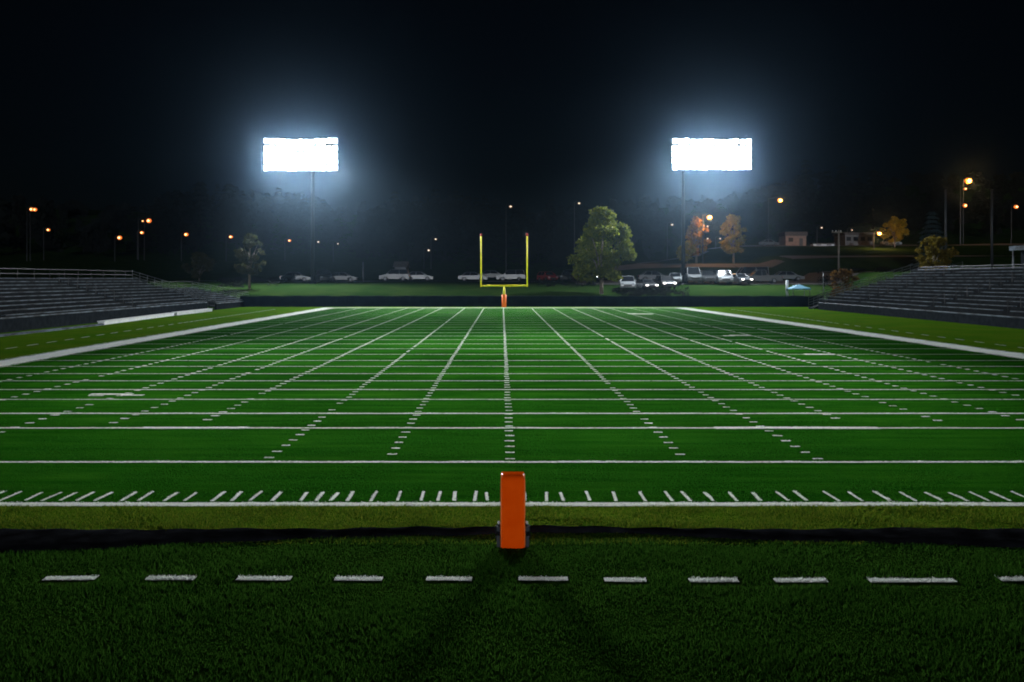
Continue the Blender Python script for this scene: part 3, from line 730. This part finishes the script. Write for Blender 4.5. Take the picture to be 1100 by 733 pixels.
def car(kind, paint, label, px, d, heading, lit=False, py=None):
    Ln, W, bz, (c0, c1, c2, c3), rz_ = KINDS[kind]
    X = gx(px, d); t = thing('parked_' + kind, label, 'car' if kind not in ('pickup', 'van') else kind, (X, d, tz(X, d)+.07), R(heading), group='vehicles parked behind the far fence')
    pm = PAINT[paint]; h = Ln/2; wb = Ln*.29; wr = .34
    arc = lambda cx: [(cx + .42*math.cos(a), .3 + .42*math.sin(a)) for a in [PI*(1-k/6) for k in range(7)]]
    prof_ = [(-h, .38), (-h+.08, .28)] + [(x, max(.22, z)) for x, z in arc(-wb)] + [(x, max(.22, z)) for x, z in arc(wb)] + [(h-.1, .25), (h, .4), (h-.02, bz*.68), (h-.25, bz*.8), (c3, bz), (c0, bz), (-h+.06, bz-.04), (-h, bz*.7)]
    if kind == 'pickup': prof_ = prof_[:-3] + [(c0, bz), (-h+.02, bz), (-h, bz*.7)]
    mb = MB(); n = len(prof_)
    rings = []
    for y, sc_ in ((-W/2, .96), (-W/2+.08, 1.), (W/2-.08, 1.), (W/2, .96)):
        rings += [(x*(1 if abs(y) < W/2 else .985), y, .25+(z-.25)*(1 if abs(y) < W/2 else .97)) for x, z in prof_]
    fs = []
    for r in range(3): fs += [(r*n+i, r*n+(i+1) % n, (r+1)*n+(i+1) % n, (r+1)*n+i) for i in range(n)]
    fs += [tuple(range(n-1, -1, -1)), tuple(range(3*n, 4*n))]
    mb.add(rings, fs); body = mb.build('body', pm, t)
    # roof on pillars, glass between
    ti = .16; z0 = bz-.01; wl, wt = W/2-.06, W/2-.06-ti
    q = [(c0, z0, wl), (c1, rz_-.05, wt), (c2, rz_-.05, wt), (c3, z0, wl)]
    mb = MB(); mb.add([(c1-.05, -wt, rz_-.05), (c2+.05, -wt, rz_-.05), (c2+.05, wt, rz_-.05), (c1-.05, wt, rz_-.05), (c1+.1, -wt+.12, rz_), (c2-.12, -wt+.12, rz_), (c2-.12, wt-.12, rz_), (c1+.1, wt-.12, rz_)],
        [(3, 2, 1, 0), (4, 5, 6, 7), (0, 1, 5, 4), (1, 2, 6, 5), (2, 3, 7, 6), (3, 0, 4, 7)])
    for s in (-1, 1):
        for (a, b2) in ((q[0], q[1]), (q[3], q[2])): mb.tube((a[0], s*a[2], a[1]), (b2[0], s*b2[2], b2[1]), .055, n=5)
        xm = (c1+c2)/2; mb.tube((xm-.05, s*wl, z0), (xm, s*wt, rz_-.05), .05, n=5)
    mb.build('roof', pm, t)
    def pane(name, vs): m2 = MB(); m2.add(vs, [tuple(range(len(vs)))]); m2.build(name, M['glass'], t)
    pane('windscreen', [(c3, -wl, z0), (c3, wl, z0), (c2, wt, rz_-.05), (c2, -wt, rz_-.05)])
    pane('rear_window', [(c0, wl, z0), (c0, -wl, z0), (c1, -wt, rz_-.05), (c1, wt, rz_-.05)])
    for s in (-1, 1): pane('side_window', [(c0, s*wl, z0), (c3, s*wl, z0), (c2, s*wt, rz_-.05), (c1, s*wt, rz_-.05)])
    for sx in (-1, 1):
        for s in (-1, 1):
            mb = MB(); mb.tube((sx*wb, s*(W/2-.22), wr), (sx*wb, s*(W/2-.01), wr), wr, n=14); wh = mb.build('wheel', M['tyre'], t)
            mb = MB(); mb.tube((sx*wb, s*(W/2-.008), wr), (sx*wb, s*(W/2+.006), wr), wr*.6, n=12); mb.build('rim', M['rim'], wh)
    for s in (-1, 1):
        mb = MB(); mb.box(h-.12, h+.012, *sorted((s*(W/2-.42), s*(W/2-.1))), bz*.62, bz*.77); mb.build('headlight', M['lamp_on' if lit else 'lamp_off'], t)
        mb = MB(); mb.box(-h-.012, -h+.1, *sorted((s*(W/2-.32), s*(W/2-.06))), bz*.7, bz*.86); mb.build('tail_light', M['tail'], t)
        mb = MB(); mb.box(c3-.35, c3-.2, *sorted((s*(W/2-.02), s*(W/2+.16))), bz+.02, bz+.17); mb.build('wing_mirror', pm, t)
    mb = MB(); mb.box(h-.06, h+.015, -W*.28, W*.28, bz*.42, bz*.62); mb.build('grille', M['trim'], t)
    mb = MB(); mb.box(h-.1, h+.03, -W/2+.08, W/2-.08, .3, .44); mb.build('bumper', M['trim'], t)
    return t
FR = -90
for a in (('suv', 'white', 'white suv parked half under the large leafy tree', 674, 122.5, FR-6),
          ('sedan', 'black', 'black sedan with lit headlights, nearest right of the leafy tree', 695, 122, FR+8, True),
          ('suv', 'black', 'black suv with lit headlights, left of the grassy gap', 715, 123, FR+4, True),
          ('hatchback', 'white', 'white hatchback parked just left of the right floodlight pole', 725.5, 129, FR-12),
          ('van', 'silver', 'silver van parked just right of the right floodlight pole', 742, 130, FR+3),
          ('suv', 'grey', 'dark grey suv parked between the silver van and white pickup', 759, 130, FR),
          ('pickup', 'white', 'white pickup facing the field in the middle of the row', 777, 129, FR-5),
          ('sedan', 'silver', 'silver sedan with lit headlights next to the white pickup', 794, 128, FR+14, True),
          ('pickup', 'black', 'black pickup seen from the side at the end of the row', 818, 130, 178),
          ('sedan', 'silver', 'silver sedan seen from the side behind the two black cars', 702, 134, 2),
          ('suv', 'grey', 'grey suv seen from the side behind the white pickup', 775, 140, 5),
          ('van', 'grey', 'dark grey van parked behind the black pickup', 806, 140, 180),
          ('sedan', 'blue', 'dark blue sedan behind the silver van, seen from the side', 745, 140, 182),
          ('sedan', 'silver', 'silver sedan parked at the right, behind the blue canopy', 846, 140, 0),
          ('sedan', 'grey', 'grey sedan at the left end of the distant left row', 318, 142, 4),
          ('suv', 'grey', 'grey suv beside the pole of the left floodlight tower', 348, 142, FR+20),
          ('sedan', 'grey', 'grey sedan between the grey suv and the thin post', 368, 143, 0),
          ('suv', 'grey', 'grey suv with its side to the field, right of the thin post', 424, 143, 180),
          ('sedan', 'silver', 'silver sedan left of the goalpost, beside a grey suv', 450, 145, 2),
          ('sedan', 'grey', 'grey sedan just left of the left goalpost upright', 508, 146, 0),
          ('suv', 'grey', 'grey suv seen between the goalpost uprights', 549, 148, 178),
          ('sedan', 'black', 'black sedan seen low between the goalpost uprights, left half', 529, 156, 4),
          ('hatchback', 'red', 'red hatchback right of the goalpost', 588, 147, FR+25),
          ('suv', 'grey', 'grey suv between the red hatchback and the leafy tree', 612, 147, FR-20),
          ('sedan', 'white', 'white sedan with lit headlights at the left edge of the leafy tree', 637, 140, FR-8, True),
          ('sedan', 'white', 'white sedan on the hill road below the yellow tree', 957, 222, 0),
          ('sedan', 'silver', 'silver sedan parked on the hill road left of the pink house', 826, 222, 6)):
    car(*a)

# ------------------------------------------------------------------ lamps in the distance
M['bulb'] = mat('sodium_bulb', (.9, .7, .4), .3, emit=(1, .62, .25), es=5)
M['refractor'] = mat('amber_halo', (.6, .25, .05), .4, emit=(1, .2, .03), es=1.1)  # glowing shell that imitates the orange halo round each bulb
M['bulb_w'] = mat('pale_bulb', (.9, .8, .7), .3, emit=(1, .8, .6), es=2.2)
M['halo_shell_w'] = mat('pale_halo', (.4, .3, .2), .4, emit=(1, .5, .2), es=.12)
def lamp(label, px, py, d, r, power=0, pale=False, arm=1.2, fade=1.):
    X = gx(px, d); z = gz(py, d); xb = X - arm; zb = tz(xb, d)
    t = thing('street_lamp', label, 'street lamp', (xb, d, zb), group='distant amber street lamps')
    h = z - zb
    mb = MB(); mb.tube((0, 0, -.3), (0, 0, h+.35), .12, .07, 6); mb.build('pole', M['dark_steel'], t)
    mb = MB(); mb.path([(0, 0, h+.3), (arm*.5, 0, h+.6), (arm, 0, h+.45)], .05, 5); mb.build('arm', M['dark_steel'], t)
    mb = MB(); mb.ball((arm, 0, h+.22), r*.8, sq=(1.2, 1, .4)); hd = mb.build('hood', M['dark_steel'], t)
    mb = MB(); mb.ball((arm, 0, h), r*1.15, sq=(1, .75, .8)); rf = mb.build('refractor', M['halo_shell_w' if pale else 'refractor'], t)
    mb = MB(); mb.ball((arm, -r*.72, h-.02), r*.5, sq=(1, .6, .8)); mb.build('bulb', M['bulb_w' if pale else 'bulb'], t)
    if power:
        l = bpy.data.lights.new('street_light', 'POINT'); l.energy = power; l.color = (1, .5, .16); l.shadow_soft_size = .3
        o = bpy.data.objects.new('street_light', l); COL.objects.link(o); o.location = (X, d-r-.5, z-.3)
D0 = 236
for a in (('leftmost amber street lamp of the scene, high above the left bleacher', 34, 225, D0, .5),
          ('amber street lamp touching the right side of the leftmost one', 37.5, 225.3, D0+1, .5),
          ('dim reddish street lamp below and right of the leftmost pair', 52, 247, D0+4, .42),
          ('amber street lamp low above the left bleacher top', 128.5, 255.5, D0, .55),
          ('small amber street lamp just below the bright one over the left bleacher', 152.5, 250, D0+8, .45),
          ('bright amber street lamp topmost of the three over the left bleacher', 160, 237.3, D0+4, .6),
          ('faint street lamp touching the left side of a brighter one', 153.5, 237.6, D0+6, .25),
          ('amber street lamp under the dark tall trees at the left', 200, 252, D0, .5),
          ('amber street lamp above the slim tree with pale trunk', 248, 254.5, D0, .45),
          ('small amber street lamp left of the left floodlight pole', 311, 258.5, D0+4, .35)):
    lamp(*a)
for a in (('small pale lamp just right of the left floodlight pole', 342, 260, D0, .3), ('faint pale lamp farther right of the left floodlight pole', 363, 262, D0+5, .22),
          ('small lamp low left of the goalpost, lower of two', 460.5, 269, D0, .33), ('small lamp left of the goalpost, upper of two', 468, 257, D0+5, .33),
          ('small lamp above the goalpost between its uprights', 548.5, 222, D0+10, .42), ('small lamp above the top of the large leafy tree', 622, 218.5, D0+10, .36),
          ('small lamp left of the right floodlight pole', 722, 241.5, D0, .36), ('upper small lamp under the bright one between the autumn trees', 760, 243.2, D0+2, .26),
          ('lower left small lamp between the two autumn trees', 760, 256.5, D0+4, .3), ('lower right small lamp between the two autumn trees', 773.5, 256.5, D0+6, .26),
          ('small pale lamp above the white trailer on the hill', 882.5, 244.8, D0+14, .3), ('faint pale lamp above the long low building', 915, 247.3, D0+18, .24)):
    lamp(*a, pale=True)
lamp('bright amber street lamp between the orange and golden autumn trees', 762, 233.5, 171, .42, 3600)
lamp('brightest amber street lamp on a tall pole above the pink house', 838, 215.3, 224, .55, 1700, arm=2.8)
lamp('amber street lamp at the left edge of the yellow hill tree', 944.5, 251, 208, .45, 2600)
lamp('bright amber street lamp high over the right bleacher', 1040, 194.5, 230, .8, 2500)
lamp('dim amber street lamp close under the bright one over the right bleacher', 1037, 203, 236, .35)
lamp('lower amber street lamp over the right bleacher', 1036.5, 221, 236, .52)
lamp('amber street lamp at the far right edge of the scene', 1091.5, 222.3, 236, .5)

# ------------------------------------------------------------------ poles, houses, canopy, press box
def pole(name, label, px, yt, d, r, cross=None, m='wood_pole'):
    X = gx(px, d); zb = tz(X, d); h = gz(yt, d)-zb
    t = thing(name, label, 'pole', (X, d, zb))
    mb = MB(); mb.tube((0, 0, -.4), (0, 0, h), r, r*.75, 8); mb.build('shaft', M[m], t, True)
    if cross:
        mb = MB(); mb.box(-cross, cross*.3, -r*2, -r, h-.5, h-.3); mb.build('crossarm', M[m], t)
        mb = MB()
        for x in (-cross*.9, -cross*.45, cross*.2): mb.tube((x, -r*1.5, h-.3), (x, -r*1.5, h-.1), .05, n=6)
        mb.build('insulator', M['white_wall'], t)
    else:
        mb = MB(); mb.tube((0, 0, h), (0, 0, h+.06), r*1.1, r*.6, 8); mb.build('cap', M['dark_steel'], t)
pole('utility_pole', 'grey utility pole with crossarm left of the long low building', 901, 247, 150, .16, 1.2)
pole('post', 'thin grey post on the grass bank right of the left floodlight tower', 390, 282, 138, .12, m='steel')
pole('post', 'thin post at the right end of the far fence', 884.5, 293, 101.5, .06, m='steel')
pole('tall_pole', 'tall dark pole behind the right bleacher, left of the street lamps', 1016, 204, 125, .2, m='dark_steel')
pole('tall_pole', 'tall dark pole behind the right bleacher, right of the street lamps', 1065.5, 204, 125, .2, m='dark_steel')

M['pink_wall'] = noisy(mat('pink_render', (.45, .3, .24), .85), (.16, .10, .08), (.22, .15, .12), 1.5)
M['grey_wall'] = noisy(mat('pale_siding', (.35, .35, .36), .8), (.08, .08, .09), (.13, .13, .14), 1.5)
M['shingle'] = noisy(mat('shingle', (.05, .045, .045), .9), (.035, .032, .032), (.07, .06, .06), 3)
M['dark_glass'] = mat('dark_window', (.015, .018, .022), .15)
def house(name, label, cat, px0, px1, ytop, d, roofh, wall, deep=6, nwin=2, door=True, flat=False):
    X0, X1 = gx(px0, d), gx(px1, d); zb = tz((X0+X1)/2, d); h = gz(ytop, d) - zb; W = X1-X0
    t = thing(name, label, cat, ((X0+X1)/2, d, zb))
    mb = MB(); mb.box(-W/2, W/2, 0, deep, -.8, h); wl = mb.build('wall', M[wall], t)
    mb = MB()
    if flat: mb.box(-W/2-.25, W/2+.25, -.3, deep+.3, h+.003, h+roofh)
    else: mb.add([(-W/2-.3, -.4, h+.003), (W/2+.3, -.4, h+.003), (W/2+.3, deep+.4, h+.003), (-W/2-.3, deep+.4, h+.003), (-W/2-.3, deep/2, h+roofh), (W/2+.3, deep/2, h+roofh)], [(0, 1, 5, 4), (2, 3, 4, 5), (0, 4, 3), (1, 2, 5), (3, 2, 1, 0)])
    mb.build('roof', M['shingle'], t)
    n = nwin + (1 if door else 0)
    for i in range(n):
        cx = -W/2 + W*(i+.5)/n
        if door and i == n//2:
            mb = MB(); mb.box(cx-.45, cx+.45, -.03, .02, -.1, 2.0); mb.build('door', M['trim'], t)
        else:
            mb = MB(); mb.box(cx-.6, cx+.6, -.05, .01, h*.42, h*.82); wn = mb.build('window', M['trim'], t)
            mb = MB(); mb.box(cx-.52, cx+.52, -.06, -.045, h*.45, h*.79); mb.build('pane', M['dark_glass'], wn)
house('house', 'small pink house lit by the brightest amber street lamp', 'house', 844, 866, 253.5, 234, 1.0, 'pink_wall', nwin=1, flat=True)
house('trailer', 'low white trailer between the pink house and the utility pole', 'trailer', 874, 896, 262.5, 233, .25, 'white_wall', 2.6, 2, False, True)
house('building', 'long low pale building on the hill beside the yellow tree', 'building', 908, 938, 252.5, 236, .6, 'grey_wall', 8, 4, False, True)
house('shed', 'dark roofed low shed on the bank left of the goalpost', 'shed', 424, 436, 287, 160, 1.0, 'grey_wall', 4, 1, False)
# press box behind the right-hand bleacher
pb = thing('press_box', 'small press box with pale flat roof behind the right bleacher', 'press box', (47.5, 79, 4.0))
mb = MB(); mb.box(-1.4, 6, -4, 4, -1.5, 1.55); mb.build('wall', M['concrete'], pb)
mb = MB(); mb.box(-2.1, 6.4, -4.6, 4.6, 1.553, 1.95); mb.build('roof', M['plank'], pb)
mb = MB(); mb.box(-1.43, -1.38, -3.5, 3.5, .3, 1.2); mb.build('window', M['dark_glass'], pb)
for y in (-4.3, 4.3):
    mb = MB(); mb.tube((-1.9, y, -1.5), (-1.9, y, 1.55), .08, n=8); mb.build('post', M['steel'], pb)
# blue canopy and white bollard
M['blue'] = mat('blue_canvas', (.05, .2, .3), .7)
cx_, cd = gx(858, 112), 112; zb = tz(cx_, cd)
cn = thing('canopy', 'pale blue pitched canopy just above the right end of the fence', 'canopy', (cx_, cd, zb))
hz = gz(310, cd)-zb; hp = gz(305.5, cd)-zb
mb = MB(); mb.add([(-1.1, -1.1, hz), (1.1, -1.1, hz), (1.1, 1.1, hz), (-1.1, 1.1, hz), (0, 0, hp)], [(0, 1, 4), (1, 2, 4), (2, 3, 4), (3, 0, 4)])
mb.add([(-1.1, -1.1, hz-.12), (1.1, -1.1, hz-.12), (1.1, 1.1, hz-.12), (-1.1, 1.1, hz-.12), (-1.1, -1.1, hz), (1.1, -1.1, hz), (1.1, 1.1, hz), (-1.1, 1.1, hz)], [(0, 1, 5, 4), (1, 2, 6, 5), (2, 3, 7, 6), (3, 0, 4, 7)])
mb.build('cover', M['blue'], cn)
for x in (-1, 1):
    for y in (-1, 1):
        mb = MB(); mb.tube((x, y, -.2), (x, y, hz), .035, n=6); mb.build('leg', M['steel'], cn)
X = gx(845.5, 114); zb = tz(X, 114)
bo = thing('bollard', 'short white bollard beside the blue canopy', 'bollard', (X, 114, zb))
h = gz(301.5, 114)-zb
mb = MB(); mb.tube((0, 0, -.2), (0, 0, h), .17, n=10); mb.build('post', M['white_wall'], bo, True)
mb = MB(); mb.ball((0, 0, h), .19, sq=(1, 1, .5)); mb.build('cap', M['white_wall'], bo, True)

# ------------------------------------------------------------------ haze volume, added to imitate lens bloom round the lamps
hm = bpy.data.materials.new('haze'); hm.use_nodes = True; hm.cycles.volume_sampling = 'EQUIANGULAR'; ht = hm.node_tree
for n in list(ht.nodes):
    if n.type == 'BSDF_PRINCIPLED': ht.nodes.remove(n)
pv = ht.nodes.new('ShaderNodeVolumePrincipled'); pv.inputs['Color'].default_value = (.42, .68, 1, 1)
pv.inputs['Density'].default_value = .0001; pv.inputs['Anisotropy'].default_value = .969
ht.links.new(pv.outputs[0], ht.nodes['Material Output'].inputs['Volume'])
mb = MB(); mb.box(-530, 530, -70, 620, -1, 85); hz_ = mb.build('haze', hm); tag(hz_, kind='stuff')
